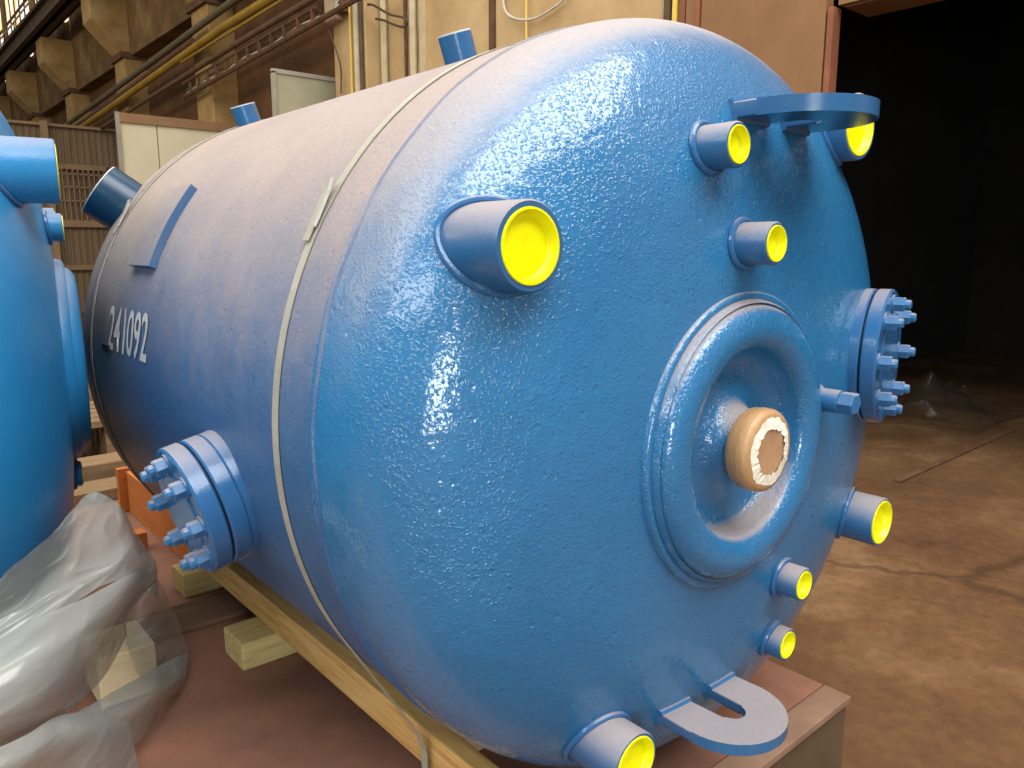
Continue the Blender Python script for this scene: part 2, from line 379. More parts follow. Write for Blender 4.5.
for k in range(21):
    y = 9 + 2*k; bm = BM(); box(bm, 3.83, 3.87, y - .02, y + .02, 7.04, 7.96); obj('rail_post', bm, 'rust_steel', t)
# pipes and cable tray along the wall
def pipe(pts, r, mat, label, name='wall_pipe'):
    bm = BM(); tube(bm, pts, r, 10); o = obj(name, bm, mat, None, True); tag(o, label, 'pipe', 'pipes along the right wall'); return o
XP = 4.1
pipe([(XP, 8.6, 4.75), (XP, 12.4, 4.6), (XP, 20.9, 4.24), (XP, 27, 4.0)], .065, 'green_pipe', 'drab dark pipe, topmost of the pipes along the wall')
pipe([(XP, 14.7, 4.32), (XP, 15.2, 4.31), (XP, 21, 4.02), (XP, 26, 3.82)], .055, 'rust_steel', 'short brown pipe ending just above the yellow pipe')
pipe([(XP, 9.6, 4.30), (XP, 11.3, 4.29), (XP, 13.2, 4.26), (XP, 21, 3.90), (XP, 25, 3.73)], .075, 'yellow_pipe', 'bright yellow gas pipe with a slight bend along the wall')
pipe([(XP, 9.6, 4.2), (XP, 11.35, 4.16), (XP, 14.3, 4.09), (XP, 15.5, 4.06)], .025, 'yellow_pipe', 'thin yellow pipe just below the thick yellow pipe')
pipe([(XP, 9.5, 3.97), (XP, 12.2, 3.9), (XP, 19.3, 3.62), (XP, 23, 3.48)], .05, 'rust_steel', 'brown pipe between the yellow pipe and the cable ladder')
t = thing('cable_ladder', 'rusty cable ladder with bundled cables below the brown pipe', 'cable tray', (XP, 12, 3.4))
def lad(y): return 3.64 - (y - 9.2)*.042
bm = BM(); tube(bm, [(XP - .02, 7.4, lad(7.4)), (XP - .02, 15.4, lad(15.4))], .04, 6); obj('side_rail', bm, 'rust_steel', t)
bm = BM(); tube(bm, [(XP - .02, 9.6, lad(9.6) + .2), (XP - .02, 15.4, lad(15.4) + .26)], .022, 6); obj('side_rail', bm, 'rust_steel', t)
for k in range(12):
    y = 9.7 + k*.48; bm = BM(); box(bm, XP - .04, XP, y - .025, y + .025, lad(y), lad(y) + .22); obj('rung', bm, 'rust_steel', t)
for k in range(3):
    bm = BM(); tube(bm, [(XP + .05, y, lad(y) + .05 + .05*k + .025*math.sin(y*3 + k*2)) for y in [9.6 + .29*j for j in range(21)]], .018, 5); obj('cable', bm, 'pale_conduit' if k == 1 else 'rust_steel', t)
t = thing('junction_box', 'grey electrical box at the top of the nearest concrete column', 'electrical box', (4.2, 9.3, 3.58))
bm = BM(); box(bm, 4.17, 4.295, 9.16, 9.5, 3.6, 4.15, .01); obj('housing', bm, 'enamel_grey', t)
bm = BM(); box(bm, 4.18, 4.29, 8.98, 9.15, 3.66, 4.15, .01); obj('terminal_block', bm, 'rust_steel', t)
for k in range(4):
    bm = BM(); tube(bm, [(4.18, 9.0 + .03*k, 3.95 - .06*k), (4.15, 9.05 + .03*k, 3.88 - .05*k), (4.18, 9.12, 3.8 - .04*k)], .014, 5); obj('cable', bm, 'fitting', t)
bm = BM(); tube(bm, [(4.26, 8.93, 4.9), (4.26, 8.93, 3.8), (4.26, 8.95, FZ + .02)], .016, 6); tag(obj('yellow_conduit', bm, 'yellow_line', None, True), 'thin bright yellow vertical line down the nearest concrete column', 'conduit')
for y, r, mat, lb in ((8.76, .045, 'pale_conduit', 'pale vertical conduit beside the yellow line on the nearest column'), (8.64, .03, 'beam_steel', 'dark vertical conduit on the right edge of the nearest column'), (8.5, .05, 'pale_conduit', 'pale vertical conduit just right of the nearest column'), (7.78, .05, 'pale_conduit', 'pale vertical conduit under the looped cable on the ochre wall'), (7.95, .025, 'rust_steel', 'thin rusty vertical conduit left of the looped cable end')):
    xx = 4.26 if y > 8.6 else 4.54
    bm = BM(); tube(bm, [(xx, y, FZ + .02), (xx, y, 4.9)], r, 8); tag(obj('wall_conduit', bm, mat, None, True), lb, 'conduit', 'vertical conduits on the wall')
def cable(pts, r, mat, label):
    P = [Vector(p) for p in pts]; out = []
    for i in range(len(P) - 1):
        a, b_, c, d = P[max(i-1, 0)], P[i], P[i+1], P[min(i+2, len(P)-1)]
        for k in range(6):
            s = k/6; out.append(.5*((2*b_) + (c - a)*s + (2*a - 5*b_ + 4*c - d)*s*s + (3*b_ - a - 3*c + d)*s**3))
    out.append(P[-1]); bm = BM(); tube(bm, out, r, 6); return tag(obj('wall_cable', bm, mat, None, True), label, 'cable')
cable([(4.22, 9.5, 3.56), (4.2, 9.38, 3.4), (4.22, 9.24, 3.12), (4.24, 9.2, 2.9), (4.24, 9.23, 2.6)], .012, 'beam_steel', 'thin cable hanging in a curve down the nearest column')
cable([(4.3, 8.5, 3.66), (4.3, 8.35, 3.62), (4.3, 7.95, 3.42), (4.3, 7.6, 3.3), (4.34, 7.62, 3.22), (4.4, 7.9, 3.28), (4.42, 8.3, 3.44), (4.42, 8.5, 3.5)], .017, 'beam_steel', 'dark cable looped across the conduits at the top of the wall')
cable([(4.56, 5.95, 3.4), (4.54, 5.9, 3.1), (4.54, 5.72, 2.95), (4.54, 5.4, 2.88), (4.54, 5.1, 2.92), (4.54, 4.9, 3.0), (4.56, 4.7, 3.3)], .014, 'fitting', 'pale wire drooping on the ochre wall above the big reactor')
cable([(4.54, 5.52, 3.6), (4.54, 5.52, 2.9), (4.54, 5.5, 2.3)], .012, 'yellow_line', 'thin yellow wire hanging down the ochre wall')
# cladding partition across the hall
t = thing('cladding_partition', 'brown ribbed cladding partition with tan rails at the far left', 'partition', (0, 22, FZ))
bm = BM(); xs = -4.0; pts = []
while xs < 4.55: pts += [(xs, 0), (xs + .06, 0), (xs + .075, .035), (xs + .135, .035)]; xs += .15
vs0 = [bm.verts.new((x, 22.1 - d, FZ)) for x, d in pts]; vs1 = [bm.verts.new((x, 22.1 - d, 3.5)) for x, d in pts]
for k in range(len(pts) - 1): bm.faces.new((vs0[k], vs0[k+1], vs1[k+1], vs1[k]))
obj('ribbed_sheet', bm, 'clad', t)
for z, hh in ((3.5, .05), (2.5, .1), (1.06, .14), (-.1, .1)):
    bm = BM(); box(bm, -4, 4.55, 21.93, 22.04, z - hh, z + hh*.3); obj('rail', bm, 'clad_rail', t)
for x, z1 in ((2.75, 3.56), (.6, 3.56)):
    bm = BM(); box(bm, x - .08, x + .08, 21.88, 22.03, FZ, z1); obj('post', bm, 'clad_rail', t)
bm = BM(); box(bm, 4.12, 4.28, 21.85, 22.02, FZ, 2.5); obj('post', bm, 'rust_steel', t)
for k in range(9):
    x = 3.05 + k*.125; bm = BM(); box(bm, x - .012, x + .012, 21.9, 21.95, 1.1, 2.4); obj('grille_bar', bm, 'clad_rail', t)
for z in (2.28, 1.95, 1.6):
    bm = BM(); box(bm, 3.0, 4.12, 21.9, 21.94, z - .015, z + .015); obj('grille_bar', bm, 'clad_rail', t)
# cream sheet enclosure and the green-grey one
t = thing('cream_enclosure', 'pale cream sheet metal enclosure with tan painted-in shadow along its top behind the reactor', 'enclosure', (3.3, 14.5, FZ))
bm = BM(); box(bm, 2.46, 3.08, 14, 14.06, FZ, 2.60, .005); obj('panel', bm, 'cream', t)
bm = BM(); box(bm, 3.1, 4.55, 14, 14.06, FZ, 2.60, .005); obj('panel', bm, 'cream', t)
bm = BM(); box(bm, 2.46, 4.55, 13.95, 14.06, 2.58, 2.74); obj('top_shadow', bm, 'band_shadow', t)  # tan strip standing in for the shadow along the top of the sheets
bm = BM(); box(bm, 2.40, 2.46, 13.95, 14.02, FZ, 2.75); obj('corner_post', bm, 'cream_edge', t)
t = thing('green_enclosure', 'grey green sheet metal cabinet beside the nearest column behind the reactor', 'enclosure', (4.1, 10.2, FZ))
bm = BM(); box(bm, 3.57, 4.58, 10, 10.05, FZ, 2.94); obj('panel', bm, 'green_sheet', t)
bm = BM(); box(bm, 3.55, 4.58, 9.98, 10.06, 2.92, 2.98); obj('top_edge', bm, 'cream_edge', t)
bm = BM(); box(bm, 3.55, 3.6, 9.98, 10.06, FZ, 2.94); obj('side_edge', bm, 'cream_edge', t)
# rail groove and crumpled film at the gateway
bm = BM(); box(bm, 4.3, 9.5, 1.00, 1.05, FZ, FZ + .015); tag(obj('floor_rail', bm, 'rust_steel'), 'rusty steel rail let into the floor through the dark doorway', 'rail')

# ------------------------------------------------------------------ steel deck that carries the vessels
t = thing('steel_deck', 'low red brown steel deck under the blue vessels with worn front edge', 'platform', (-1.2, 2, FZ))
DZ = -1.02
bm = BM(); box(bm, -3.6, .74, -.22, 3.95, DZ - .02, DZ); obj('deck_plate', bm, 'deck', t)
bm = BM(); box(bm, -3.6, .745, -.312, -.222, DZ - .025, DZ, .004); obj('front_edge', bm, 'deck_edge', t)
bm = BM(); box(bm, -3.6, .74, -.30, -.285, FZ, DZ - .02); obj('front_plate', bm, 'deck_side', t)
bm = BM(); box(bm, .72, .738, -.28, 3.95, FZ, DZ - .02); obj('side_plate', bm, 'deck_side', t)
for x in (-2.4, -1.2, 0, .55):
    bm = BM(); box(bm, x - .05, x + .05, -.28, 3.9, FZ, DZ - .02); obj('bearer', bm, 'deck_side', t)

# ------------------------------------------------------------------ reactor
R = .92; HB = .3475; HN = 2.7688; HY = -.0349
def heady(x, z):
    r = min(math.hypot(x, z)/R, 1); return HY - HB*max(0, 1 - r**HN)**(1/HN)
def head_mesh(bm, hole_c, hole_r, rings=64, seg=144):
    """dished end facing -Y with a round hole; rings run from the hole to the rim"""
    cx, cz = hole_c; rows = []
    for i in range(rings + 1):
        s = i/rings; row = []
        for k in range(seg):
            a = 2*PI*k/seg; ux, uz = math.cos(a), math.sin(a)
            bq = cx*ux + cz*uz; tm = -bq + math.sqrt(bq*bq - (cx*cx + cz*cz) + R*R)
            if hole_r: tt = hole_r + (tm - hole_r)*(1 - (1 - s)**2.2)
            else: tt = max(tm*(1 - (1 - s)**2.2), 1e-4)
            x, z = cx + ux*tt, cz + uz*tt
            row.append(bm.verts.new((x, heady(x, z) if i < rings else HY, z)))
        rows.append(row)
    last = [bm.verts.new((v.co.x, .02, v.co.z)) for v in rows[-1]]; rows.append(last)
    for A, B in zip(rows, rows[1:]):
        for k in range(seg): bm.faces.new((A[k], A[(k+1) % seg], B[(k+1) % seg], B[k]))
    return bm
def bead(bm, pts, r, seg=6): return tube(bm, pts, r, seg, closed=True)

def hexnut(bm, c, d, af, h):
    r = af/math.sqrt(3); lathe(bm, c, d, [(0, r*.98), (h*.85, r), (h, r*.86)], 6, True, True)
def flanged_opening(root, name, face_c, nrm, r, stack, neck_len, nb=8, paint='blue', neck_r=None):
    """welding pad, gasket and bolted blind cover; children of one part"""
    c = Vector(face_c); n = Vector(nrm).normalized()
    pad_t = stack*.47; g_t = stack*.06; cov = stack*.47
    bm = BM(); nr = neck_r or r*.93
    lathe(bm, c - n*stack, n, [(-neck_len, nr*1.02), (0, nr*1.0), (.002, r - .004), (.006, r), (pad_t - .004, r), (pad_t, r - .004), (pad_t, .02)], 56, True, True)
    pad = obj(name, bm, paint, root, True)
    bm = BM(); lathe(bm, c - n*(cov + g_t), n, [(0, r - .012), (g_t, r - .012)], 48, True, True); obj('gasket', bm, 'gasket', pad, True)
    bm = BM(); lathe(bm, c - n*cov, n, [(0, .02), (0, r - .004), (.004, r), (cov - .005, r), (cov, r - .005), (cov, r*.62), (cov + .004, r*.6), (cov + .004, .01)], 56, True, True)
    obj('cover', bm, paint, pad, True)
    d, u, v = frame_of(n)
    for k in range(nb):
        a = 2*PI*k/nb
        p = c + (u*math.cos(a) + v*math.sin(a))*(r*.78)
        bm = BM()
        lathe(bm, p - n*.001, n, [(0, .026), (.005, .026)], 16, True, True)
        hexnut(bm, p + n*.004, n, .037, .028)
        lathe(bm, p + n*.030, n, [(0, .0135), (.012, .0135), (.016, .010)], 10, True, True)
        obj('bolt', bm, 'bolt', pad, True, angle=25)
    return pad
def nozzle(root, x, z, yc, r, ri, base_fn, paint='blue_nozzle', plug=True):
    """pipe stub parallel to the vessel axis, closed by a recessed yellow plug"""
    yb = base_fn(x, z)
    bm = BM(); L = yb - yc
    lathe(bm, (x, yc, z), (0, 1, 0), [(.05, ri - .004), (.0, ri), (.0, r - .003), (.004, r), (L + .03, r), (L + .12, r)], 40)
    nz = obj('nozzle', bm, paint, root, True)
    pts = []
    for k in range(44):
        a = 2*PI*k/44; px, pz = x + (r + .004)*math.cos(a), z + (r + .004)*math.sin(a); pts.append((px, base_fn(px, pz) - .004, pz))
    bm = BM(); bead(bm, pts, .0075, 8); obj('weld_bead', bm, 'blue', nz, True)
    if plug:
        bm = BM(); lathe(bm, (x, yc, z), (0, 1, 0), [(.001, ri*1.0), (-.002, ri*.985), (-.0025, ri*.93), (.012, ri*.86), (.016, ri*.80), (.013, ri*.5), (.011, ri*.2), (.014, .002)], 36, False, True)
        obj('yellow_plug', bm, 'yellow', nz, True)
    return nz
def lug(root, xc, zt, w, L, thick, ytip, slot_w, skew=0):
    """horseshoe lifting lug: flat plate in a horizontal plane, open slot towards the vessel"""
    ya = heady(xc, zt) + .03; hw = w/2; cy = ytip + hw
    outer = [(xc - hw, ya + .02)] + [(xc - hw*math.cos(a) + skew*0, cy - hw*math.sin(a)) for a in [PI*k/20 for k in range(21)]] + [(xc + hw, ya + .02)]
    sw = slot_w/2; sy = ytip + w*.31
    inner = [(xc + sw, ya + .02)] + [(xc + sw*math.cos(a), sy + sw - sw*math.sin(a)) for a in [PI*k/12 for k in range(13)]] + [(xc - sw, ya + .02)]
    poly = outer + inner
    bm = BM()
    def cap(z): return [bm.verts.new((x, y, z)) for x, y in poly]
    n = len(poly); e = .006
    rings = [cap(zt - thick), cap(zt)]
    A, B = rings
    for i in range(n): bm.faces.new((A[i], A[(i+1) % n], B[(i+1) % n], B[i]))
    ft = bm.faces.new(B); fb = bm.faces.new(A[::-1])
    es = list(set(ft.edges) | set(fb.edges))
    bmesh.ops.bevel(bm, geom=es, offset=e, segments=2, affect='EDGES', profile=.6)
    bmesh.ops.triangulate(bm, faces=[f for f in bm.faces if len(f.verts) > 4])
    o = obj('lifting_lug', bm, 'blue_nozzle', root, True, angle=35)
    for sgn in (-1, 1):
        bm = BM()
        for z in (zt, zt - thick):
            xs = [xc + sgn*(sw + (hw - sw)*k/6) for k in range(7)]
            tube(bm, [(x, heady(x, z) - .004, z) for x in xs], .008, 6)
        obj('weld_bead', bm, 'blue', o, True)
    return o

t1 = thing('reactor_vessel', 'large glossy blue reactor vessel lying on timbers, numbered 241092', 'reactor', (0, .9, -R))
YE = 1.75
bm = BM(); lathe(bm, (0, 0, 0), (0, 1, 0), [(0, R - .001), (.2, R - .001), (.5, R - .001), (1.0, R - .001), (YE, R - .001)], 144); obj('shell', bm, 'shell_paint', t1, True)
RC = (-.07, -.03)
bm = BM(); head_mesh(bm, RC, .315); obj('front_head', bm, 'head_paint', t1, True, angle=80)
bm = BM()
prof = [(YE + .0, R)] + [(YE + .03 + HB*math.sin(a)**(2/HN), max(R*math.cos(a)**(2/HN), .002)) for a in [PI/2*k/20 for k in range(21)]]
lathe(bm, (0, 0, 0), (0, 1, 0), prof, 96); obj('rear_head', bm, 'shell_paint', t1, True)
for y, rr in ((0.0, .0055), (YE - .04, .005)):
    bm = BM(); bead(bm, [(R*math.cos(a), y + .003*math.sin(a*23), R*math.sin(a)) for a in [2*PI*k/160 for k in range(160)]], rr, 6); obj('weld_seam', bm, 'shell_paint', t1, True)
# agitator opening: fat torus ring, dished recess, neck and taped flange
tr = BM(); prof = []
yb = -.372
prof += [(yb + .05, .338), (yb + .006, .338), (yb - .006, .336), (yb - .011, .328), (yb - .008, .320), (yb - .016, .318), (yb - .024, .313)]
ct, cr, R0 = yb - .016, .049, .260
for k in range(13):
    a = PI*k/12; prof.append((ct - cr*.62*math.sin(a), R0 + cr*math.cos(a)))
prof += [(ct + .03, .208), (ct + .052, .19), (ct + .06, .14), (ct + .05, .105), (ct + .03, .084), (ct + .005, .072), (ct - .03, .070)]
lathe(tr, (RC[0], 0, RC[1]), (0, 1, 0), [(y, r) for y, r in prof], 96)
ring = obj('agitator_ring', tr, 'head_paint', t1, True, angle=60)
bm = BM(); yk = -.448; KC = (RC[0], RC[1] - .008)
lathe(bm, (KC[0], 0, KC[1]), (0, 1, 0), [(yk + .056, .06), (yk + .056, .086), (yk + .048, .091), (yk + .034, .092), (yk + .03, .0935), (yk + .012, .093), (yk + .004, .089), (yk, .080), (yk - .001, .07)], 60)
k = obj('taped_flange', bm, 'tape', ring, True, label='flange wrapped in brown packing tape')
bm = BM(); c0 = Vector((KC[0], yk - .002, KC[1])); n = 48; A = []; B = []; Cc = []
for i in range(n):
    a = 2*PI*i/n; r1 = .076 + rnd.uniform(-.003, .004); r2 = .053 + rnd.uniform(-.005, .004)
    A.append(bm.verts.new(c0 + Vector((math.cos(a)*r1, .001, math.sin(a)*r1)))); B.append(bm.verts.new(c0 + Vector((math.cos(a)*r2, rnd.uniform(-.004, 0), math.sin(a)*r2))))
for i in range(n): bm.faces.new((A[i], A[(i+1) % n], B[(i+1) % n], B[i]))
obj('white_wrap', bm, 'wrap', ring, label='torn white wrapping')
bm = BM(); lathe(bm, (KC[0], yk - .0015, KC[1]), (0, 1, 0), [(0, .056), (.002, .02), (.002, .001)], 40, False, True); obj('card_disc', bm, 'card', ring, label='brown cardboard disc')
# nozzles on the dished end
for (x, z, yc, r, ri) in ((-.691, .402, -.356, .077, .065), (-.184, .601, -.407, .045, .038), (.487, .708, -.324, .084, .074), (-.091, .408, -.447, .045, .038),
                          (.642, -.384, -.402, .071, .064), (.165, -.426, -.426, .043, .036), (.194, -.617, -.378, .043, .036), (-.412, -.666, -.383, .067, .059)):
    nozzle(t1, x, z, yc, r, ri, heady)
flanged_opening(t1, 'manway', (.63, -.386, .10), (math.sin(math.radians(14)), -math.cos(math.radians(14)), 0), .187, .084, .13)
flanged_opening(t1, 'handhole', (-1.002, .535, -.224), (-math.cos(math.radians(13)), 0, -math.sin(math.radians(13))), .162, .096, .06, neck_r=.161)
lug(t1, .085, .705, .33, 0, .034, -.54, .07)
lug(t1, -.113, -.655, .272, 0, .026, -.538, .075)
# threaded stud with hexagon plug beside the ring
bm = BM(); px, pz = .265, .026
lathe(bm, (px, heady(px, pz), pz), (0, -1, 0), [(-.03, .03), (0, .036), (.008, .029), (.058, .029), (.06, .024)], 24, True, True); st = obj('coupling', bm, 'bolt', t1, True)
bm = BM(); lathe(bm, (px, heady(px, pz) - .058, pz), (0, -1, 0), [(0, .024), (.003, .0285), (.034, .0285), (.038, .025)], 6, True, True); obj('hexagon_plug', bm, 'bolt', st, True, angle=25)
# pipe stubs on the shell
def radial_stub(ang_deg, y, r, L, tilt=0):
    a = math.radians(ang_deg); n = Vector((math.cos(a), 0, math.sin(a)))
    o0 = n*R + Vector((0, y, 0)); n = (n + Vector((0, tilt, 0))).normalized()
    bm = BM(); lathe(bm, o0 - n*.05, n, [(0, r), (.05 + L, r), (.05 + L, r*.86), (.05 + L - .03, r*.84), (.05 + L - .032, .002)], 36, True, True)
    o = obj('shell_nozzle', bm, 'blue_shaded' if tilt else 'blue_nozzle', t1, True)
    bm = BM(); lathe(bm, o0 + n*L, n, [(-.001, r*.88), (.004, r*.9), (.004, r*.99), (-.002, r*1.0)], 36); obj('rim', bm, 'white_rim', o, True)
    return o
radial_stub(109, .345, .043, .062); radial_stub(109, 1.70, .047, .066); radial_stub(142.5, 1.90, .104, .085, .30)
# reinforcing pad curved round the shell, painted number, dash
bm = BM(); a0, a1 = math.radians(180 - 21.6), math.radians(180 - 38.5); A = []
for k in range(9):
    a = a0 + (a1 - a0)*k/8
    A.append([bm.verts.new((rr*math.cos(a), y, rr*math.sin(a))) for rr, y in ((R - .01, 1.105), (R + .022, 1.105), (R + .022, 1.33), (R - .01, 1.33))])
for P, Q in zip(A, A[1:]):
    for k in range(4): bm.faces.new((P[k], P[(k+1) % 4], Q[(k+1) % 4], Q[k]))
bm.faces.new(A[0][::-1]); bm.faces.new(A[-1]); obj('reinforcing_pad', bm, 'shell_paint', t1, True, angle=30)
cu = bpy.data.curves.new('digits', 'FONT'); cu.body = '241092'; cu.size = 1; cu.align_x = 'LEFT'; cu.resolution_u = 3; cu.offset = .012
to = bpy.data.objects.new('digits', cu); COL.objects.link(to)
dg = bpy.context.evaluated_depsgraph_get(); tm = bpy.data.meshes.new_from_object(to.evaluated_get(dg))
bpy.data.objects.remove(to)
bm = BM(); bm.from_mesh(tm)
x0 = min(v.co.x for v in bm.verts); x1 = max(v.co.x for v in bm.verts); z0 = min(v.co.y for v in bm.verts); z1 = max(v.co.y for v in bm.verts)
for v in bm.verts:
    u = (v.co.x - x0)/(x1 - x0); q = (v.co.y - z0)/(z1 - z0)
    y = 1.475 - .425*u; zz = .068 + .145*q
    rr = R + .0022; ang = math.asin(zz/rr); v.co = Vector((-rr*math.cos(ang), y, rr*math.sin(ang)))
obj('painted_number', bm, 'stencil', t1, label='white stencilled number 241092')
bm = BM(); box(bm, -R - .004, -R + .02, 1.45, 1.535, .060, .083); obj('paint_dash', bm, 'gasket', t1)

# steel strapping round the shell
def strap(y, label, wid, buckle_deg, tails=True):
    t = thing('steel_strap', label, 'strap', (0, y, -R), 'steel straps round the big reactor')
    aL, aR = (math.radians(210), math.radians(-30)) if tails else (math.radians(270), math.radians(-90)); pts = []; outs = []
    for k in range(97):
        a = aR + (aL - aR)*k/96; n = Vector((math.cos(a), 0, math.sin(a))); pts.append(n*(R + .0008) + Vector((0, y, 0))); outs.append(n)
    tail = [] if not tails else [((-.592, y, -.80), (-1, 0, -.6)), ((-.574, y, -.86), (-1, 0, 0)), ((-.572, y, DZ + .003), (-1, 0, 0))]
    for p, o in tail: pts.append(Vector(p)); outs.append(Vector(o))
    for p, o in tail[:1]: pts.insert(0, Vector((-p[0], p[1], p[2]))); outs.insert(0, Vector((-o[0], 0, o[2])))
    for p, o in tail[1:]: pts.insert(0, Vector((-p[0], p[1], p[2]))); outs.insert(0, Vector((-o[0], 0, o[2])))
    bm = BM(); ribbon(bm, pts, outs, (0, 1, 0), wid, .002); obj('band', bm, 'strap', t)
    b0, b1 = buckle_deg; q = []; o2 = []
    for k in range(10):
        a = math.radians(180 - (b0 + (b1 - b0)*k/9)); n = Vector((math.cos(a), 0, math.sin(a)))
        q.append(n*(R + .007 + (.014*(k/9)**3)) + Vector((0, y + .010, 0))); o2.append(n)
    bm = BM(); ribbon(bm, q, o2, (0, 1, 0), wid*1.05, .002); bl = obj('overlap_end', bm, 'strap', t)
    q = [p + Vector((0, -wid*.62 - .001*(i % 2), 0)) for i, p in enumerate(q[2:])]
    bm = BM(); ribbon(bm, q, o2[2:], (0, 1, 0), wid*.22, .004); obj('crimped_edge', bm, 'strap_bright', bl)
    return t
strap(.168, 'grey steel strap round the front of the big reactor near its dished end', .026, (26.5, 35))
strap(1.705, 'dusty steel strap round the rear end of the big reactor shell', .026, (29, 37), False)

# timbers under the vessel
def beam(name, x0, x1, y0, y1, z0, z1, mat, label, bev=.006, cat='timber', group=None):
    bm = BM(); box(bm, x0, x1, y0, y1, z0, z1, bev); return tag(obj(name, bm, mat), label, cat, group)
beam('timber_plank', -.56, -.507, -.1, 2.0, -.92, -.815, 'timber', 'long yellow pine plank on edge along the left underside of the reactor')
beam('timber_plank', .507, .56, -.1, 2.0, -.92, -.815, 'timber', 'yellow pine plank at the right underside, its end showing under the reactor')
beam('cross_timber', -.68, .62, 1.10, 1.27, DZ + .001, -.92, 'timber_cross', 'pale pine cross timber sticking out under the yellow plank, nearer one', .008)
beam('cross_timber', -.645, .62, 1.80, 1.95, DZ + .001, -.92, 'timber_cross', 'pale pine cross timber just below the bolted side cover, farther one', .008)
beam('cross_timber', -.40, .50, .25, .40, DZ + .001, -.92, 'timber_cross', 'pine cross timber hidden under the dished end of the reactor', .008)
beam('board', -1.0, -.42, 1.50, 1.72, DZ + .001, DZ + .022, 'timber_deck', 'flat dull brown board on the deck between the two cross timbers', .004)
t = thing('orange_chock', 'orange brown board chock against the lower rear of the reactor', 'chock', (-.56, 2.6, DZ))
bm = BM(); box(bm, -.52, -.485, 2.02, 3.08, DZ + .002, -.79, .004); obj('side_board', bm, 'timber_orange', t)
bm = BM(); box(bm, -.56, -.485, 3.09, 3.13, DZ + .002, -.775, .004); obj('end_board', bm, 'timber_orange', t)
beam('board', -1.3, -.05, 3.35, 3.6, DZ + .001, DZ + .07, 'timber_grey', 'weathered board lying on the deck behind the plastic sheeting')
beam('board', -1.2, -.1, 3.68, 3.92, DZ + .001, DZ + .14, 'timber_grey', 'thicker weathered board farther back beside the small nozzle', .01)
beam('wood_offcut', -.66, -.60, 2.45, 2.53, DZ + .001, DZ + .09, 'timber_orange', 'small wood offcut on the deck next to the plastic sheeting')
t = thing('wooden_pallet', 'pale wooden pallet glimpsed between the two blue vessels', 'pallet', (-.1, 5.6, FZ))
for k in range(5):
    bm = BM(); box(bm, -.6, .4, 5.2 + k*.19, 5.36 + k*.19, -.98, -.93); obj('board', bm, 'timber_grey', t)
for k in range(3):
    bm = BM(); box(bm, -.58 + k*.44, -.48 + k*.44, 5.2, 6.12, FZ, -.98); obj('bearer', bm, 'timber_grey', t)

# ------------------------------------------------------------------ second vessel, lying across on the left
th = math.radians(80)
T2 = Vector((-1.02, 1.6, .03))
Rz = Matrix.Rotation(th, 4, 'Z')
org = T2 - Rz @ Vector((0, HY - HB, 0))
t2 = thing('reactor_vessel', 'light blue vessel cut off at the left edge, dished end facing right', 'reactor', (0, 1.2, -R))
bm = BM(); lathe(bm, (0, 0, 0), (0, 1, 0), [(0, R - .001), (.5, R - .001), (2.0, R - .001)], 120); obj('shell', bm, 'blue2', t2, True)
bm = BM(); head_mesh(bm, (0, 0), .22, 48, 120); obj('front_head', bm, 'blue2', t2, True, angle=80)
bm = BM(); prof = [(yb + .05, .335), (yb, .335), (yb - .022, .33), (yb - .03, .318)]
for k in range(13):
    a = PI*k/12; prof.append((ct - cr*.9*math.sin(a), R0 + cr*math.cos(a)))
prof += [(ct + .02, .195), (ct + .028, .16), (ct + .026, .11), (ct - .01, .074), (ct - .03, .074), (ct - .03, .002)]
lathe(bm, (0, 0, 0), (0, 1, 0), prof, 72); obj('agitator_ring', bm, 'blue2', t2, True, angle=60)
bm = BM(); prof = [(2.0 + HB*math.sin(a)**(2/HN), max(R*math.cos(a)**(2/HN), .002)) for a in [PI/2*k/16 for k in range(17)]]
lathe(bm, (0, 0, 0), (0, 1, 0), prof, 72); obj('rear_head', bm, 'blue2', t2, True)
Ri = Rz.inverted()
for (wx, wy, wz, r) in ((-1.093, 1.08, .598, .084), (-1.025, 1.43, .46, .043), (-1.01, 1.59, -.365, .043)):
    q = Ri @ (Vector((wx, wy, wz)) - org)
    nozzle(t2, q.x, q.z, q.y, r, r*.86, heady, paint='blue2')
for x, z in ((.58, .46), (.6, -.5)): nozzle(t2, x, z, heady(x, z) - .1, .06, .05, heady, paint='blue2')
t2.rotation_euler = (0, 0, th)
q = org + Rz @ Vector((0, 1.2, 0)); t2.location = (q.x, q.y, q.z - R + ZA)
beam('cross_timber', -2.0, -1.7, .5, 2.9, DZ + .001, q.z - R - .002, 'timber_cross', 'pine timber carrying the light blue vessel at the left', .008)
beam('cross_timber', -3.0, -2.7, .5, 2.9, DZ + .001, q.z - R - .002, 'timber_cross', 'pine timber under the far end of the light blue vessel', .008)

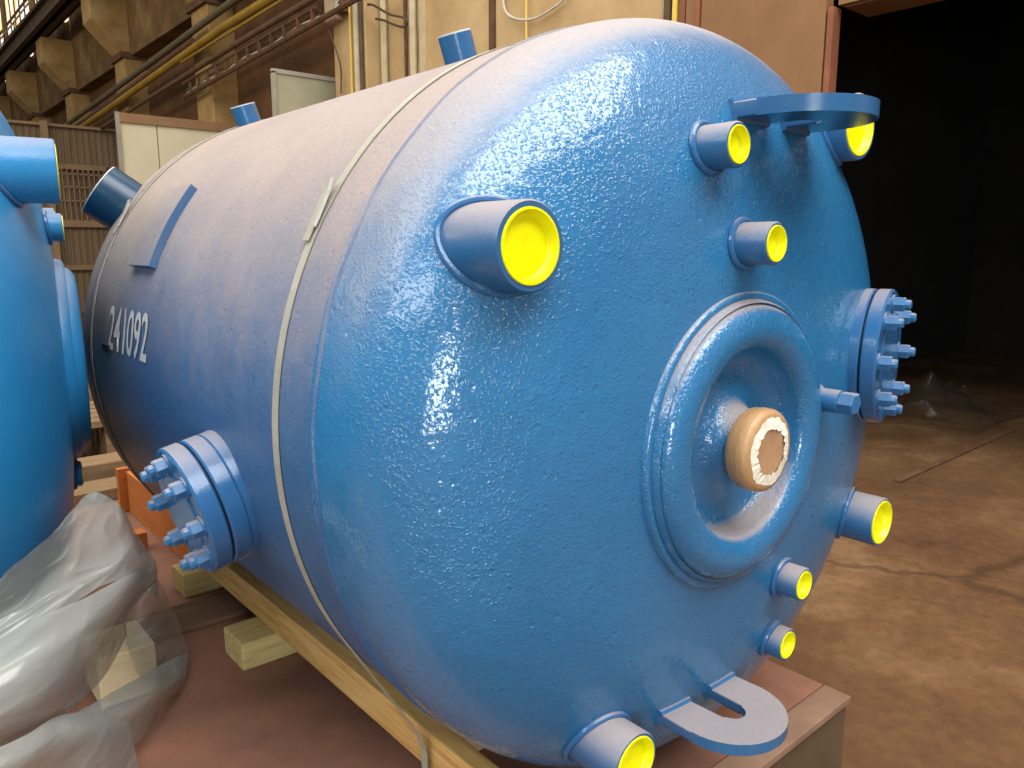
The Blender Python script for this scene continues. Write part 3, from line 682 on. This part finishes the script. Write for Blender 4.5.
# ------------------------------------------------------------------ plastic sheeting heap
def catmull(P, s):
    i = min(int(s), len(P) - 2); f = s - i
    a, b_, c, d = P[max(i-1, 0)], P[i], P[i+1], P[min(i+2, len(P)-1)]
    return .5*((2*b_) + (c - a)*f + (2*a - 5*b_ + 4*c - d)*f*f + (3*b_ - a - 3*c + d)*f**3)
def sheet(rows, nu, nv, amp, seed):
    rows = [[Vector(p) for p in r] for r in rows]; bm = BM(); G = []
    for i in range(nu + 1):
        s = i/nu*(len(rows) - 1); col = [catmull([r[j] for r in rows], s) for j in range(len(rows[0]))]; line = []
        for j in range(nv + 1):
            p = catmull(col, j/nv*(len(col) - 1))
            q = Vector((p.x*5 + seed, p.y*5, p.z*9)); nn = noise.noise_vector(q)*amp
            for fr, am in ((3.2, 1.5), (7.0, .8), (15, .35)):
                rg = 1 - abs(noise.noise(Vector(((p.x*.35 - p.z*1.0)*fr*1.6 + seed, (p.x + p.z)*fr*.35, p.y*fr*.5))))*2
                nn = nn + Vector((-.4, -.7, .6))*(max(rg, 0)**3*amp*am)
            line.append(bm.verts.new(p + nn))
        G.append(line)
    for i in range(nu):
        for j in range(nv): bm.faces.new((G[i][j], G[i+1][j], G[i+1][j+1], G[i][j+1]))
    return bm
FOLDS = [
 ('rear_fold', [[(-1.419, 0.811, -0.444), (-1.286, 0.824, -0.36), (-1.088, 1.13, -0.327), (-0.986, 1.16, -0.396), (-0.912, 1.191, -0.564)], [(-1.425, 0.836, -0.529), (-1.291, 0.867, -0.479), (-1.146, 0.987, -0.407), (-1.014, 1.036, -0.457), (-0.912, 1.136, -0.63)], [(-1.442, 0.763, -0.619), (-1.309, 0.798, -0.554), (-1.166, 0.883, -0.525), (-1.034, 0.967, -0.536), (-0.922, 1.105, -0.683)]], 0.016),
 ('front_fold', [[(-1.455, 0.728, -0.528), (-1.289, 0.745, -0.479), (-1.17, 0.79, -0.478), (-1.033, 0.873, -0.48), (-0.942, 1.012, -0.579)], [(-1.47, 0.546, -0.506), (-1.339, 0.571, -0.486), (-1.226, 0.645, -0.5), (-1.114, 0.769, -0.533), (-1.018, 0.941, -0.592)], [(-1.482, 0.51, -0.585), (-1.354, 0.535, -0.583), (-1.249, 0.627, -0.607), (-1.145, 0.773, -0.63), (-1.051, 0.956, -0.649)], [(-1.487, 0.593, -0.71), (-1.351, 0.614, -0.693), (-1.257, 0.689, -0.715), (-1.158, 0.802, -0.723), (-1.047, 1.003, -0.716)]], 0.005),
 ('pocket_fold', [[(-1.278, 0.784, -0.784), (-1.163, 0.842, -0.798), (-1.008, 1.004, -0.855), (-0.81, 1.239, -0.956)], [(-1.267, 0.741, -0.816), (-1.153, 0.772, -0.832), (-1.02, 0.9, -0.885), (-0.867, 1.12, -0.984)], [(-1.228, 0.831, -0.97), (-1.11, 0.826, -0.958), (-1.016, 0.941, -0.984), (-0.92, 1.125, -1.01)]], 0.005),
 ('side_fold', [[(-0.907, 1.211, -0.575), (-0.903, 1.163, -0.649), (-0.844, 1.25, -0.804), (-0.807, 1.248, -0.961)], [(-0.972, 1.137, -0.613), (-0.976, 1.095, -0.695), (-0.927, 1.134, -0.862), (-0.878, 1.16, -0.969)], [(-1.009, 1.201, -0.707), (-1.014, 1.152, -0.821), (-0.969, 1.144, -0.972), (-0.93, 1.166, -1.01)]], 0.01),
 ('lower_fold', [[(-1.471, 0.512, -0.653), (-1.367, 0.555, -0.662), (-1.289, 0.617, -0.681), (-1.189, 0.713, -0.764), (-1.114, 0.775, -0.851)], [(-1.479, 0.461, -0.673), (-1.379, 0.503, -0.699), (-1.291, 0.579, -0.733), (-1.185, 0.67, -0.816), (-1.109, 0.756, -0.911)], [(-1.485, 0.561, -0.837), (-1.382, 0.586, -0.87), (-1.285, 0.639, -0.915), (-1.183, 0.698, -0.974), (-1.099, 0.778, -1.009)]], 0.006),
]
t = thing('plastic_sheeting', 'heap of crumpled translucent plastic sheeting in front of the light blue vessel', 'plastic sheet', (-1.15, .95, DZ))
for i, (nm, rows, amp) in enumerate(FOLDS):
    obj(nm, sheet(rows, 70, 110, amp, i*3.1), 'film_thin' if nm == 'side_fold' else 'film', t, True, angle=80)
bm = BM(); box(bm, -1.10, -.93, 1.17, 1.38, DZ + .004, -.85, .006); tag(obj('wood_offcut', bm, 'offcut'), 'pale wood block showing through the plastic sheeting', 'timber')


# ------------------------------------------------------------------ dirty film by the doorway
bm = BM(); rows = []
for i in range(6):
    x = 6.3 + i*.28
    rows.append([(x, 1.2, FZ + .01), (x - .05, 1.55, FZ + (.22 if i in (1, 2) else .1)), (x, 1.75, FZ + (.5 if i == 1 else .3 if i in (2, 3) else .15)), (x + .05, 1.95, FZ + .15), (x, 2.2, FZ + .01)])
bm = sheet(rows, 30, 24, .05, 4); tag(obj('plastic_sheet', bm, 'film_far', None, True, angle=60), 'dirty crumpled film lying on the floor in the dark doorway', 'plastic sheet')
